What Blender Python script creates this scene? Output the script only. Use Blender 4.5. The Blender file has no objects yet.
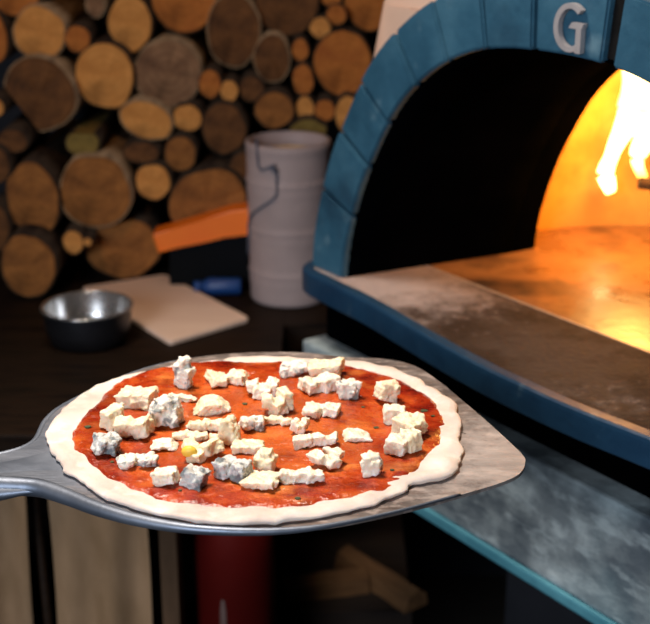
import bpy, bmesh, math, random
from mathutils import Vector, Matrix, noise
C = bpy.context.scene.collection
SC = bpy.context.scene
PI = math.pi
R = math.radians
rnd = random.Random(7)

# ------------------------------------------------------------------ camera, world, lights
EYE = Vector((0, 0, 1.5)); PITCH = R(19.5); FPX = 1300.0
cd = bpy.data.cameras.new('camera'); cam = bpy.data.objects.new('camera', cd); C.objects.link(cam)
cam.location = EYE; cam.rotation_euler = (R(90) - PITCH, 0, 0)
cd.sensor_width = 36; cd.sensor_fit = 'HORIZONTAL'; cd.lens = 36 * FPX / 650
cd.dof.use_dof = True; cd.dof.focus_distance = 0.97; cd.dof.aperture_fstop = 8.0
cd.clip_start = 0.02
SC.camera = cam
SC.view_settings.view_transform = 'Standard'; SC.view_settings.look = 'None'
SC.view_settings.gamma = 1; SC.view_settings.use_curve_mapping = False
SC.view_settings.exposure = 0.0
w = bpy.data.worlds.new('world'); SC.world = w; w.use_nodes = True
w.node_tree.nodes['Background'].inputs[0].default_value = (0.35, 0.55, 1.0, 1)
w.node_tree.nodes['Background'].inputs[1].default_value = 0.03

def aim(o, to):
    o.rotation_euler = (Vector(to) - Vector(o.location)).to_track_quat('-Z', 'Y').to_euler()
def area(name, loc, to, size, power, color, spread=180):
    l = bpy.data.lights.new(name, 'AREA'); l.shape = 'RECTANGLE'; l.size, l.size_y = size
    l.energy = power; l.color = color; l.spread = R(spread)
    o = bpy.data.objects.new(name, l); C.objects.link(o); o.location = loc; aim(o, to); return o
def spot(name, loc, to, power, color, deg, blend=.5, radius=.06):
    l = bpy.data.lights.new(name, 'SPOT'); l.energy = power; l.color = color; l.spot_size = R(deg)
    l.spot_blend = blend; l.shadow_soft_size = radius
    o = bpy.data.objects.new(name, l); C.objects.link(o); o.location = loc; aim(o, to); return o
area('window_daylight', (-1.1, -1.2, 1.9), (0.15, 1.2, 1.0), (0.9, 0.9), 19, (0.78, 0.87, 1.0), 110)
area('ceiling_softlight', (-0.35, 1.15, 2.45), (-0.1, 0.95, 1.0), (0.4, 0.3), 6, (1.0, 0.88, 0.76), 70)
spot('log_lamp', (-0.55, 0.9, 2.35), (-0.12, 2.05, 1.12), 15, (1.0, 0.50, 0.17), 42, .6)

# ------------------------------------------------------------------ helpers
def obj(name, bm, mat=None, parent=None, smooth=False, loc=None, recalc=True):
    me = bpy.data.meshes.new(name)
    if recalc: bmesh.ops.recalc_face_normals(bm, faces=bm.faces)
    bm.to_mesh(me); bm.free()
    o = bpy.data.objects.new(name, me); C.objects.link(o)
    for m in (mat if isinstance(mat, (list, tuple)) else [mat]):
        if m: me.materials.append(m)
    if smooth:
        for p in me.polygons: p.use_smooth = True
    if loc is not None: o.location = loc
    if parent: o.parent = parent
    return o
def tag(o, label, cat, group=None, kind=None):
    if label: o['label'] = label
    if cat: o['category'] = cat
    if group: o['group'] = group
    if kind: o['kind'] = kind
    return o
def thing(name, label, cat, loc=(0, 0, 0), rz=0, group=None):
    o = bpy.data.objects.new(name, None); C.objects.link(o); o.location = loc; o.rotation_euler = (0, 0, rz)
    o.empty_display_size = .05
    return tag(o, label, cat, group)
def box(bm, x0, x1, y0, y1, z0, z1, M=None):
    v = [bm.verts.new((x, y, z)) for z in (z0, z1) for y in (y0, y1) for x in (x0, x1)]
    for f in ((0, 2, 3, 1), (4, 5, 7, 6), (0, 1, 5, 4), (2, 6, 7, 3), (0, 4, 6, 2), (1, 3, 7, 5)):
        bm.faces.new([v[i] for i in f])
    if M is not None:
        for q in v: q.co = M @ q.co
    return v
def bevel(bm, wdt, seg=2):
    bmesh.ops.bevel(bm, geom=list(bm.edges), offset=wdt, segments=seg, affect='EDGES', profile=.6)
def ngon_prism(bm, pts, z0, z1):
    a = [bm.verts.new((p[0], p[1], z0)) for p in pts]; b = [bm.verts.new((p[0], p[1], z1)) for p in pts]
    n = len(pts)
    bm.faces.new(a[::-1]); bm.faces.new(b)
    for i in range(n): bm.faces.new((a[i], a[(i+1) % n], b[(i+1) % n], b[i]))
def catmull(P, per=6, closed=False):
    P = [Vector(p) for p in P]; n = len(P); out = []
    rng = n if closed else n - 1
    for i in range(rng):
        if closed: p0, p1, p2, p3 = P[i-1], P[i], P[(i+1) % n], P[(i+2) % n]
        else: p0, p1, p2, p3 = P[max(i-1, 0)], P[i], P[i+1], P[min(i+2, n-1)]
        for k in range(per):
            t = k / per
            out.append(.5*((2*p1)+(p2-p0)*t+(2*p0-5*p1+4*p2-p3)*t*t+(3*p1-p0-3*p2+p3)*t**3))
    if not closed: out.append(P[-1])
    return out
def tube(bm, pts, rad, seg=10, cap=True):
    pts = [Vector(p) for p in pts]; n = len(pts)
    if not isinstance(rad, (list, tuple)): rad = [rad]*n
    rings = []; up = Vector((0, 0, 1))
    for i, p in enumerate(pts):
        t = (pts[min(i+1, n-1)] - pts[max(i-1, 0)]).normalized()
        a = t.cross(up)
        if a.length < .01: a = t.cross(Vector((0, 1, 0)))
        a.normalize(); b = a.cross(t).normalized()
        rings.append([bm.verts.new(p + rad[i]*(math.cos(2*PI*k/seg)*a + math.sin(2*PI*k/seg)*b)) for k in range(seg)])
    for i in range(n-1):
        for k in range(seg):
            bm.faces.new((rings[i][k], rings[i][(k+1) % seg], rings[i+1][(k+1) % seg], rings[i+1][k]))
    if cap: bm.faces.new(rings[0][::-1]); bm.faces.new(rings[-1])
    return rings
def lathe(bm, prof, seg=48, closed=False, cap=True):
    rings = []
    for r, z in prof:
        rings.append([bm.verts.new((r*math.cos(2*PI*k/seg), r*math.sin(2*PI*k/seg), z)) for k in range(seg)])
    m = len(rings)
    for i in range(m if closed else m-1):
        j = (i+1) % m
        for k in range(seg):
            bm.faces.new((rings[i][k], rings[i][(k+1) % seg], rings[j][(k+1) % seg], rings[j][k]))
    if not closed and cap:
        if prof[0][0] > 1e-6: bm.faces.new(rings[0][::-1])
        if prof[-1][0] > 1e-6: bm.faces.new(rings[-1])
def ray(px, py):
    x = (px-325)/FPX; u = -(py-312)/FPX
    return Vector((x, math.cos(PITCH)+u*math.sin(PITCH), -math.sin(PITCH)+u*math.cos(PITCH)))
def un(px, py, z):
    d = ray(px, py); return EYE + d*((z-EYE.z)/d.z)
def unY(px, py, Y):
    d = ray(px, py); return EYE + d*(Y/d.y)

# ------------------------------------------------------------------ materials
def mat(name, cols, rough=.6, metal=0, scale=8, detail=6, bump=0, bscale=None, spec=.5, stretch=(1, 1, 1), lo=.35, hi=.65, rvar=0, sss=0, coat=0):
    m = bpy.data.materials.new(name); m.use_nodes = True; nt = m.node_tree; N = nt.nodes; L = nt.links
    b = N['Principled BSDF']; b.inputs['Roughness'].default_value = rough; b.inputs['Metallic'].default_value = metal
    b.inputs['Specular IOR Level'].default_value = spec
    if sss:
        b.inputs['Subsurface Weight'].default_value = sss; b.inputs['Subsurface Radius'].default_value = (1, .7, .45)
        b.inputs['Subsurface Scale'].default_value = .006
    if coat: b.inputs['Coat Weight'].default_value = coat; b.inputs['Coat Roughness'].default_value = .12
    tc = N.new('ShaderNodeTexCoord'); mp = N.new('ShaderNodeMapping'); mp.inputs['Scale'].default_value = stretch
    L.new(tc.outputs['Object'], mp.inputs[0])
    nz = N.new('ShaderNodeTexNoise'); nz.inputs['Scale'].default_value = scale; nz.inputs['Detail'].default_value = detail
    nz.inputs['Roughness'].default_value = .6
    L.new(mp.outputs[0], nz.inputs['Vector'])
    cr = N.new('ShaderNodeValToRGB'); L.new(nz.outputs['Fac'], cr.inputs[0]); L.new(cr.outputs[0], b.inputs['Base Color'])
    e = cr.color_ramp.elements; n = len(cols)
    e[0].position = lo; e[0].color = (*cols[0], 1); e[1].position = hi; e[1].color = (*cols[-1], 1)
    for i, c in enumerate(cols[1:-1]):
        q = e.new(lo + (hi-lo)*(i+1)/(n-1)); q.color = (*c, 1)
    if rvar:
        mr = N.new('ShaderNodeMapRange'); L.new(nz.outputs['Fac'], mr.inputs[0])
        mr.inputs[1].default_value = .3; mr.inputs[2].default_value = .7
        mr.inputs[3].default_value = max(0.02, rough-rvar); mr.inputs[4].default_value = min(1, rough+rvar)
        L.new(mr.outputs[0], b.inputs['Roughness'])
    if bump:
        n2 = N.new('ShaderNodeTexNoise'); n2.inputs['Scale'].default_value = bscale or scale*3; n2.inputs['Detail'].default_value = 5
        L.new(mp.outputs[0], n2.inputs['Vector'])
        bp = N.new('ShaderNodeBump'); bp.inputs['Strength'].default_value = bump; bp.inputs['Distance'].default_value = .004
        L.new(n2.outputs['Fac'], bp.inputs['Height']); L.new(bp.outputs[0], b.inputs['Normal'])
    m['cr'] = 0
    return m
def layer(m, col, scale, lo, hi, detail=4, stretch=(1, 1, 1), offset=(0, 0, 0), rough=None, amount=1.0):
    """mix a noise-shaped stain of colour col over the base colour of m"""
    nt = m.node_tree; N = nt.nodes; L = nt.links; b = N['Principled BSDF']
    src = b.inputs['Base Color'].links[0].from_socket
    tc = N.new('ShaderNodeTexCoord'); mp = N.new('ShaderNodeMapping'); mp.inputs['Scale'].default_value = stretch
    mp.inputs['Location'].default_value = offset
    L.new(tc.outputs['Object'], mp.inputs[0])
    nz = N.new('ShaderNodeTexNoise'); nz.inputs['Scale'].default_value = scale; nz.inputs['Detail'].default_value = detail
    L.new(mp.outputs[0], nz.inputs['Vector'])
    mr = N.new('ShaderNodeMapRange'); mr.inputs[1].default_value = lo; mr.inputs[2].default_value = hi
    mr.inputs[4].default_value = amount
    L.new(nz.outputs['Fac'], mr.inputs[0])
    mx = N.new('ShaderNodeMix'); mx.data_type = 'RGBA'
    L.new(mr.outputs[0], mx.inputs[0]); L.new(src, mx.inputs[6]); mx.inputs[7].default_value = (*col, 1)
    L.new(mx.outputs[2], b.inputs['Base Color'])
    return mr
def patch(m, col, cen, rad, scale=30, amount=1.0, power=.5):
    """a patch of its own shape: colour col around the point cen (object space), ragged by noise"""
    nt = m.node_tree; N = nt.nodes; L = nt.links; b = N['Principled BSDF']
    src = b.inputs['Base Color'].links[0].from_socket
    tc = N.new('ShaderNodeTexCoord'); mp = N.new('ShaderNodeMapping'); mp.vector_type = 'TEXTURE'
    mp.inputs['Location'].default_value = cen; mp.inputs['Scale'].default_value = rad
    L.new(tc.outputs['Object'], mp.inputs[0])
    ln = N.new('ShaderNodeVectorMath'); ln.operation = 'LENGTH'; L.new(mp.outputs[0], ln.inputs[0])
    nz = N.new('ShaderNodeTexNoise'); nz.inputs['Scale'].default_value = scale; nz.inputs['Detail'].default_value = 9; nz.inputs['Roughness'].default_value = .7
    L.new(tc.outputs['Object'], nz.inputs['Vector'])
    ma = N.new('ShaderNodeMath'); ma.operation = 'MULTIPLY_ADD'; L.new(nz.outputs['Fac'], ma.inputs[0]); ma.inputs[1].default_value = 2.4; L.new(ln.outputs['Value'], ma.inputs[2])
    mr = N.new('ShaderNodeMapRange'); mr.inputs[1].default_value = 2.25+power; mr.inputs[2].default_value = 1.75; mr.inputs[3].default_value = 0; mr.inputs[4].default_value = amount
    L.new(ma.outputs[0], mr.inputs[0])
    mx = N.new('ShaderNodeMix'); mx.data_type = 'RGBA'
    L.new(mr.outputs[0], mx.inputs[0]); L.new(src, mx.inputs[6]); mx.inputs[7].default_value = (*col, 1)
    L.new(mx.outputs[2], b.inputs['Base Color'])
def wood_end(name, c1, c2, c3):
    m = bpy.data.materials.new(name); m.use_nodes = True; nt = m.node_tree; N = nt.nodes; L = nt.links
    b = N['Principled BSDF']; b.inputs['Roughness'].default_value = .85; b.inputs['Specular IOR Level'].default_value = .15
    tc = N.new('ShaderNodeTexCoord')
    wv = N.new('ShaderNodeTexWave'); wv.wave_type = 'RINGS'; wv.rings_direction = 'Y'; wv.inputs['Scale'].default_value = 26
    wv.inputs['Distortion'].default_value = 5; wv.inputs['Detail'].default_value = 3; wv.inputs['Detail Scale'].default_value = .6
    L.new(tc.outputs['Object'], wv.inputs[0])
    nz = N.new('ShaderNodeTexNoise'); nz.inputs['Scale'].default_value = 22; nz.inputs['Detail'].default_value = 5
    L.new(tc.outputs['Object'], nz.inputs[0])
    cr = N.new('ShaderNodeValToRGB'); L.new(nz.outputs['Fac'], cr.inputs[0])
    cr.color_ramp.elements[0].position = .36; cr.color_ramp.elements[0].color = (*c3, 1)
    cr.color_ramp.elements[1].position = .56; cr.color_ramp.elements[1].color = (*c1, 1)
    mx = N.new('ShaderNodeMix'); mx.data_type = 'RGBA'
    mm = N.new('ShaderNodeMath'); mm.operation = 'MULTIPLY'; mm.inputs[1].default_value = .55
    L.new(wv.outputs['Fac'], mm.inputs[0]); L.new(mm.outputs[0], mx.inputs[0])
    L.new(cr.outputs[0], mx.inputs[6]); mx.inputs[7].default_value = (*c2, 1)
    L.new(mx.outputs[2], b.inputs['Base Color'])
    layer(m, tuple(q*.35 for q in c3), 13, .52, .70, 7, amount=.75)
    bp = N.new('ShaderNodeBump'); bp.inputs['Strength'].default_value = .4; bp.inputs['Distance'].default_value = .003
    L.new(nz.outputs['Fac'], bp.inputs['Height']); L.new(bp.outputs[0], b.inputs['Normal'])
    return m
def emis(name, c1, c2, strength, scale=14):
    m = bpy.data.materials.new(name); m.use_nodes = True; nt = m.node_tree; N = nt.nodes; L = nt.links
    N.remove(N['Principled BSDF']); e = N.new('ShaderNodeEmission'); L.new(e.outputs[0], N['Material Output'].inputs[0])
    e.inputs[1].default_value = strength
    tc = N.new('ShaderNodeTexCoord'); nz = N.new('ShaderNodeTexNoise'); nz.inputs['Scale'].default_value = scale
    L.new(tc.outputs['Object'], nz.inputs[0]); cr = N.new('ShaderNodeValToRGB'); L.new(nz.outputs['Fac'], cr.inputs[0])
    cr.color_ramp.elements[0].position = .35; cr.color_ramp.elements[0].color = (*c1, 1)
    cr.color_ramp.elements[1].position = .6; cr.color_ramp.elements[1].color = (*c2, 1)
    L.new(cr.outputs[0], e.inputs[0]); return m

M = {}
M['wall'] = mat('dark_plaster', [(.012, .013, .016), (.022, .022, .026)], .9, scale=3, spec=.1)
M['floor'] = mat('dark_floor', [(.02, .016, .013), (.035, .028, .022)], .8, scale=4, spec=.2)
M['ceil'] = mat('dark_ceiling', [(.05, .045, .04), (.06, .055, .05)], .9, scale=4, spec=.1)
M['counter'] = mat('dark_stained_wood', [(.005, .0035, .003), (.018, .010, .006), (.009, .006, .004)], .55, scale=6, stretch=(1, 7, 7), bump=.2, spec=.07)
M['legwood'] = mat('brown_leg_wood', [(.06, .034, .018), (.11, .062, .034)], .7, scale=8, stretch=(6, 6, 1), spec=.2)
M['shelfwood'] = mat('dark_shelf_wood', [(.008, .005, .004), (.018, .011, .007)], .8, scale=6, stretch=(1, 7, 7), spec=.2)
M['blue'] = mat('blue_painted_brick', [(.016, .066, .11), (.027, .095, .15), (.045, .13, .19)], .55, scale=9, bump=.35, bscale=60, spec=.35)
layer(M['blue'], (.16, .27, .32), 28, .62, .78, 6, amount=.6)
layer(M['blue'], (.012, .04, .07), 12, .58, .75, 4, offset=(3, 1, 0), amount=.7)
M['lip'] = mat('dark_blue_paint', [(.005, .028, .064), (.010, .048, .098)], .5, scale=8, bump=.35, bscale=40, spec=.4)
layer(M['lip'], (.10, .17, .21), 34, .64, .8, 6, amount=.6)
M['mortar'] = mat('dark_mortar', [(.005, .005, .005), (.012, .011, .010)], .95, scale=20, spec=.1)
M['cream'] = mat('cream_render', [(.66, .43, .31), (.74, .50, .37)], .85, scale=6, bump=.2, bscale=50, spec=.2)
M['sootshade'] = mat('shaded_soot_brick', [(.0004, .0005, .0006), (.001, .001, .0014)], 1.0, scale=10, spec=0)  # sooty brick, blackened past soot: shade of tunnel and recess painted in
M['firebrick'] = mat('fire_brick', [(.50, .21, .035), (.74, .36, .07), (.60, .27, .05)], .85, scale=7, bump=.4, bscale=20, spec=.2)
M['hearth'] = mat('oven_floor_stone', [(.20, .10, .04), (.33, .17, .07), (.26, .13, .055)], .34, scale=9, bump=.25, bscale=60, rvar=.14, spec=.5)
layer(M['hearth'], (.05, .03, .02), 9, .52, .68, 6)
M['joint'] = mat('pale_joint', [(.42, .33, .26), (.5, .4, .32)], .5, scale=30)
M['slab'] = mat('ash_dusted_stone', [(.16, .12, .10), (.27, .215, .195), (.12, .09, .075)], .8, scale=22, bump=.55, bscale=140, rvar=.05, spec=.12)
layer(M['slab'], (.035, .024, .02), 11, .46, .62, 7)
layer(M['slab'], (.34, .27, .25), 120, .62, .72, 5, amount=.7)
M['apron'] = mat('worn_grey_blue_stone', [(.09, .11, .125), (.20, .235, .245), (.40, .46, .47)], .7, scale=7, detail=9, bump=.6, bscale=40, spec=.3, stretch=(1, 1, 1.6), lo=.4, hi=.6)
layer(M['apron'], (.05, .065, .08), 18, .5, .66, 10, stretch=(1, 1, .6), amount=.7)
layer(M['apron'], (.45, .52, .53), 26, .54, .66, 10, stretch=(.5, 1, 2.2), amount=.5)
layer(M['apron'], (.10, .19, .22), 5, .52, .7, 5, offset=(2, 2, 2), amount=.45)
M['teal'] = mat('teal_edge_paint', [(.04, .16, .21), (.08, .26, .32)], .5, scale=14, bump=.3, spec=.4)
M['letter'] = mat('brushed_zinc', [(.36, .33, .33), (.50, .46, .45)], .5, metal=.3, scale=20, spec=.4)
M['steel'] = mat('stainless_steel', [(.52, .50, .48), (.65, .63, .61)], .24, metal=.9, scale=12, rvar=.06)
M['steelout'] = mat('steel_dark_reflection', [(.05, .05, .055), (.08, .08, .09)], .4, metal=.9, scale=12)  # bowl's outside: dark surroundings it reflects are painted into the colour
M['peel'] = mat('worn_aluminium', [(.13, .15, .19), (.20, .22, .26)], .5, metal=.75, scale=14, rvar=.1, bump=.12, bscale=90)
M['peelblade'] = mat('floured_aluminium', [(.17, .135, .12), (.34, .28, .25)], .42, metal=.55, scale=16, detail=9, rvar=.12, bump=.15, bscale=120, stretch=(1, 3, 1))
layer(M['peelblade'], (.62, .50, .44), 70, .50, .60, 10, stretch=(1, 1.5, 1), amount=.6)
layer(M['peelblade'], (.13, .07, .045), 45, .50, .64, 9, stretch=(.7, 2.5, 1), offset=(1, 1, 0), amount=.55)
patch(M['peelblade'], (.17, .19, .23), (-.20, -.06, 0), (.13, .13, .13), 20, .95)  # cool reflection beside the neck, painted into the blade colour
patch(M['peelblade'], (.68, .60, .56), (.19, -.06, 0), (.07, .07, .07), 130, .6)
M['dough'] = mat('raw_dough', [(.54, .43, .37), (.65, .54, .47), (.72, .62, .55)], .62, scale=18, bump=.35, bscale=55, spec=.35, sss=.3)
layer(M['dough'], (.80, .74, .68), 60, .55, .7, 5, amount=.6)
M['sauce'] = mat('tomato_sauce', [(.13, .006, .002), (.29, .020, .003), (.42, .050, .006), (.52, .10, .012)], .26, scale=34, detail=8, bump=.8, bscale=110, spec=.45, lo=.34, hi=.66, rvar=.10, sss=.05)
layer(M['sauce'], (.74, .24, .05), 20, .54, .72, 8, stretch=(1, 1.8, 1), amount=.7)
layer(M['sauce'], (.17, .009, .002), 13, .54, .70, 6, offset=(4, 2, 0), amount=.8)
patch(M['sauce'], (.58, .13, .016), (.0, .0, 0), (.08, .08, .08), 70, .45)
layer(M['sauce'], (.13, .008, .002), 45, .56, .68, 8, offset=(7, 3, 0), amount=.7)
M['herb'] = mat('dried_herb', [(.02, .035, .01), (.05, .07, .02)], .7, scale=80)
M['cheese'] = mat('cream_cheese_curd', [(.74, .60, .38), (.82, .70, .49), (.84, .76, .60)], .5, scale=60, bump=.5, bscale=220, spec=.4, sss=.35)
M['cheesewhite'] = mat('white_cheese_curd', [(.74, .62, .44), (.80, .71, .56), (.84, .78, .68)], .5, scale=70, bump=.5, bscale=220, spec=.4, sss=.35)
M['cheeseblue'] = mat('blue_veined_cheese', [(.74, .68, .56), (.82, .77, .68)], .55, scale=90, bump=.6, bscale=240, spec=.35, sss=.2)
layer(M['cheeseblue'], (.14, .16, .16), 110, .52, .62, 5, amount=.85)
M['cheesedark'] = mat('dark_blue_mould_cheese', [(.55, .54, .50), (.70, .67, .62)], .6, scale=90, bump=.7, bscale=240, spec=.35, sss=.1)
layer(M['cheesedark'], (.09, .11, .12), 95, .46, .58, 5, amount=.9)
M['cheeseyellow'] = mat('yellow_spotted_cheese', [(.80, .66, .40), (.86, .76, .54)], .5, scale=60, bump=.5, bscale=220, spec=.4, sss=.35)
M['yolk'] = mat('deep_yellow_rind', [(.80, .48, .04), (.86, .58, .08)], .5, scale=60)
M['crock'] = mat('pale_glazed_clay', [(.33, .255, .24), (.40, .31, .29)], .6, scale=10, bump=.15, bscale=60, spec=.35)
M['crockin'] = mat('bare_clay_inside', [(.75, .48, .20), (.82, .55, .26)], .8, scale=10)
M['cord'] = mat('grey_blue_cord', [(.07, .075, .10), (.11, .115, .15)], .8, scale=60)
M['board'] = mat('pale_board', [(.82, .58, .44), (.88, .65, .50)], .6, scale=4, stretch=(1, 5, 1), spec=.3)
M['orange'] = mat('orange_plastic', [(.90, .16, .004), (.95, .20, .006)], .5, scale=8)
M['blackpl'] = mat('black_plastic', [(.002, .0025, .003), (.004, .0045, .006)], .7, scale=8, spec=.08)
M['bluepl'] = mat('blue_plastic', [(.006, .04, .16), (.01, .055, .20)], .45, scale=8)
M['cloth'] = mat('beige_linen', [(.26, .16, .085), (.35, .22, .125)], .95, scale=9, bump=.3, bscale=200, spec=.1, stretch=(3, 3, 1))
M['red'] = mat('dark_red_enamel', [(.06, .003, .002), (.08, .004, .003)], .6, scale=8, spec=.08)
M['whitepaint'] = mat('label_white', [(.10, .06, .05), (.13, .08, .07)], .6, scale=20)
M['bark'] = mat('bark', [(.018, .011, .008), (.05, .032, .02), (.03, .02, .013)], .95, scale=30, bump=.9, bscale=60, spec=.1, stretch=(1, .3, 1))
M['barkpale'] = mat('pale_bark', [(.20, .12, .06), (.34, .22, .12), (.12, .075, .045)], .95, scale=24, bump=.9, bscale=60, spec=.1, stretch=(1, .3, 1))
M['char'] = mat('charred_wood', [(.004, .003, .003), (.03, .015, .008)], .95, scale=30, bump=.8)
M['w_light'] = wood_end('fresh_cut_wood', (.66, .29, .075), (.54, .22, .05), (.48, .19, .045))
M['w_mid'] = wood_end('orange_cut_wood', (.48, .16, .032), (.38, .12, .024), (.32, .09, .02))
M['w_brown'] = wood_end('brown_cut_wood', (.34, .13, .032), (.24, .09, .024), (.15, .055, .016))
M['w_dark'] = wood_end('dark_weathered_wood', (.17, .068, .022), (.12, .048, .016), (.055, .024, .011))
M['w_olive'] = wood_end('mossy_cut_wood', (.24, .16, .04), (.2, .13, .03), (.12, .08, .02))
M['w_grey'] = wood_end('grey_brown_wood', (.30, .16, .08), (.18, .085, .04), (.11, .055, .03))
M['firewood'] = mat('split_firewood', [(.07, .034, .015), (.12, .06, .025)], .9, scale=10, stretch=(1, 8, 8), spec=.1)
M['flame'] = emis('flame_core', (1.0, .42, .07), (1.0, .72, .28), 9)
M['flame2'] = emis('flame_outer', (1.0, .36, .04), (1.0, .52, .10), 2.2)
M['ember'] = emis('ember', (.9, .08, .005), (1.0, .3, .03), 3, 60)

# ------------------------------------------------------------------ room
def struct(name, bm, m, smooth=False):
    return tag(obj(name, bm, m, smooth=smooth), None, None, kind='structure')
b = bmesh.new(); box(b, -1.8, 2.4, -2.2, 2.6, -.1, 0); struct('floor', b, M['floor'])
b = bmesh.new(); box(b, -1.8, 2.4, -2.2, 2.6, 2.7, 2.8); struct('ceiling', b, M['ceil'])
b = bmesh.new(); box(b, -1.8, 2.4, 2.5, 2.6, 0, 2.7); struct('wall_back', b, M['wall'])
b = bmesh.new(); box(b, -1.9, -1.8, -2.2, 2.6, 0, 2.7); struct('wall_left', b, M['wall'])
b = bmesh.new(); box(b, 2.4, 2.5, -2.2, 2.6, 0, 2.7); struct('wall_right', b, M['wall'])

# ------------------------------------------------------------------ the oven (own frame: s along the mouth, q into the oven, z up)
AN = R(55); OB = Vector((.031, 1.543, 0))
OD = Vector((math.cos(AN), -math.sin(AN), 0)); OQ = Vector((math.sin(AN), math.cos(AN), 0))
oven = thing('pizza_oven', 'blue-painted brick wood-fired oven with a black arched mouth, fire glowing inside', 'oven', tuple(OB + OD*.345 + OQ*.3))
oven_in = oven.location.copy()
_p = OB + OD*.34 + OQ*.02 + Vector((0, 0, 1)) - oven_in
patch(M['slab'], (.028, .017, .012), tuple(_p), (.24, .20, .2), 60, .9)
_p = OB + OD*.03 + OQ*.03 + Vector((0, 0, 1)) - oven_in
patch(M['slab'], (.40, .34, .33), tuple(_p), (.10, .10, .10), 34, .75)
_p = OB + OD*.30 + OQ*.16 + Vector((0, 0, 1)) - oven_in
patch(M['hearth'], (.05, .028, .016), tuple(_p), (.09, .09, .09), 24, .8)
def O(s, q, z): return OB + OD*s + OQ*q + Vector((0, 0, z))
def opart(name, bm, m, smooth=False, parent=None):
    # vertices given in (s, q, z)
    for v in bm.verts: v.co = O(*v.co) - oven_in
    return obj(name, bm, m, parent or oven, smooth)
half = [(0, 1.0), (.004, 1.035), (.014, 1.07), (.030, 1.112), (.050, 1.152), (.085, 1.207), (.113, 1.240), (.150, 1.270), (.195, 1.295), (.256, 1.313), (.345, 1.319)]
full = half + [(.69-s, z) for s, z in half[-2::-1]]
inner = [(p.x, p.y) for p in catmull([(s, z, 0) for s, z in full], 5)]
NI = len(inner)
def offs(curve, d):
    out = []
    for i, (s, z) in enumerate(curve):
        a = curve[max(i-1, 0)]; c = curve[min(i+1, len(curve)-1)]
        t = Vector((c[0]-a[0], c[1]-a[1])).normalized()
        if i == 0 or i == len(curve)-1: t = Vector((0, 1 if i == 0 else -1))
        out.append((s - t.y*d, z + t.x*d))
    return out
def band(bm, c0, c1, q0, q1):
    n = len(c0); V = []
    for (a, c) in ((c0, q0), (c1, q0), (c1, q1), (c0, q1)):
        V.append([bm.verts.new((p[0], c, p[1])) for p in a])
    for i in range(n-1):
        for k in range(4):
            k2 = (k+1) % 4
            bm.faces.new((V[k][i], V[k][i+1], V[k2][i+1], V[k2][i]))
    bm.faces.new([V[k][0] for k in range(4)]); bm.faces.new([V[k][-1] for k in range(4)][::-1])
# arc length along the inner curve
arc = [0]
for i in range(1, NI): arc.append(arc[-1] + math.hypot(inner[i][0]-inner[i-1][0], inner[i][1]-inner[i-1][1]))
def at_arc(a, curve):
    a = min(max(a, 0), arc[-1])
    for i in range(1, NI):
        if arc[i] >= a:
            t = (a-arc[i-1])/(arc[i]-arc[i-1]); p, q = curve[i-1], curve[i]
            return (p[0]+(q[0]-p[0])*t, p[1]+(q[1]-p[1])*t)
def arc_of_s(s):
    for i in range(1, NI):
        if inner[i][0] >= s: return arc[i-1] + (arc[i]-arc[i-1])*(s-inner[i-1][0])/(inner[i][0]-inner[i-1][0])
outer = offs(inner, .066)
jn = [0] + [arc_of_s(s) for s in (.019, .050, .087, .136, .188, .249, .317, .411)]
tot = arc[-1]
jn += [jn[-1] + (tot-jn[-1])*k/7 for k in range(1, 8)]
bb = bmesh.new()
for i in range(len(jn)-1):
    g0 = .0020 if i else 0; g1 = .0020
    if i == 7: g1 = .006
    if i == 8: g0 = .010
    a0, a1 = jn[i]+g0, jn[i+1]-g1
    ks = [a0 + (a1-a0)*k/5 for k in range(6)]
    tmp = bmesh.new()
    jit = rnd.uniform(-.0015, .0015)
    band(tmp, [at_arc(a, inner) for a in ks], [at_arc(a, outer) for a in ks], -.012+jit, .035)
    bmesh.ops.recalc_face_normals(tmp, faces=tmp.faces)
    sharp = [e for e in tmp.edges if len(e.link_faces) == 2 and e.calc_face_angle() > .8]
    bmesh.ops.bevel(tmp, geom=sharp, offset=.0022, segments=2, affect='EDGES')
    me = bpy.data.meshes.new('t'); tmp.to_mesh(me); tmp.free(); bb.from_mesh(me); bpy.data.meshes.remove(me)
opart('arch_surround', bb, M['blue'])
b = bmesh.new(); band(b, offs(inner, .004), offs(inner, .060), -.004, .04); opart('arch_mortar', b, M['mortar'])
# tunnel: from the arch back to the smaller inner mouth
mouth = [(.345 + (s-.345)*.885, 1.0 + (z-1.0)*.955) for s, z in inner]
b = bmesh.new(); rows = []
QM = .242
for k in range(7):
    t = k/6; rows.append([b.verts.new((p[0]*(1-t)+m_[0]*t, -.004 + (QM+.004)*t, p[1]*(1-t)+m_[1]*t)) for p, m_ in zip(inner, mouth)])
for k in range(6):
    for i in range(NI-1): b.faces.new((rows[k][i], rows[k][i+1], rows[k+1][i+1], rows[k+1][i]))
# outer skin of the tunnel and of the ring round the mouth
ro = []
for k in range(2): ro.append([b.verts.new((p[0], (.004, QM)[k], p[1])) for p in offs(inner, .03)])
for i in range(NI-1):
    b.faces.new((ro[0][i], ro[0][i+1], ro[1][i+1], ro[1][i])); b.faces.new((rows[6][i], rows[6][i+1], ro[1][i+1], ro[1][i]))
    b.faces.new((rows[0][i], rows[0][i+1], ro[0][i+1], ro[0][i]))
opart('mouth_tunnel', b, M['sootshade'], smooth=True)
b = bmesh.new(); band(b, mouth, offs(mouth, .05), QM-.002, QM+.035); opart('inner_mouth_ring', b, M['sootshade'])
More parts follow.
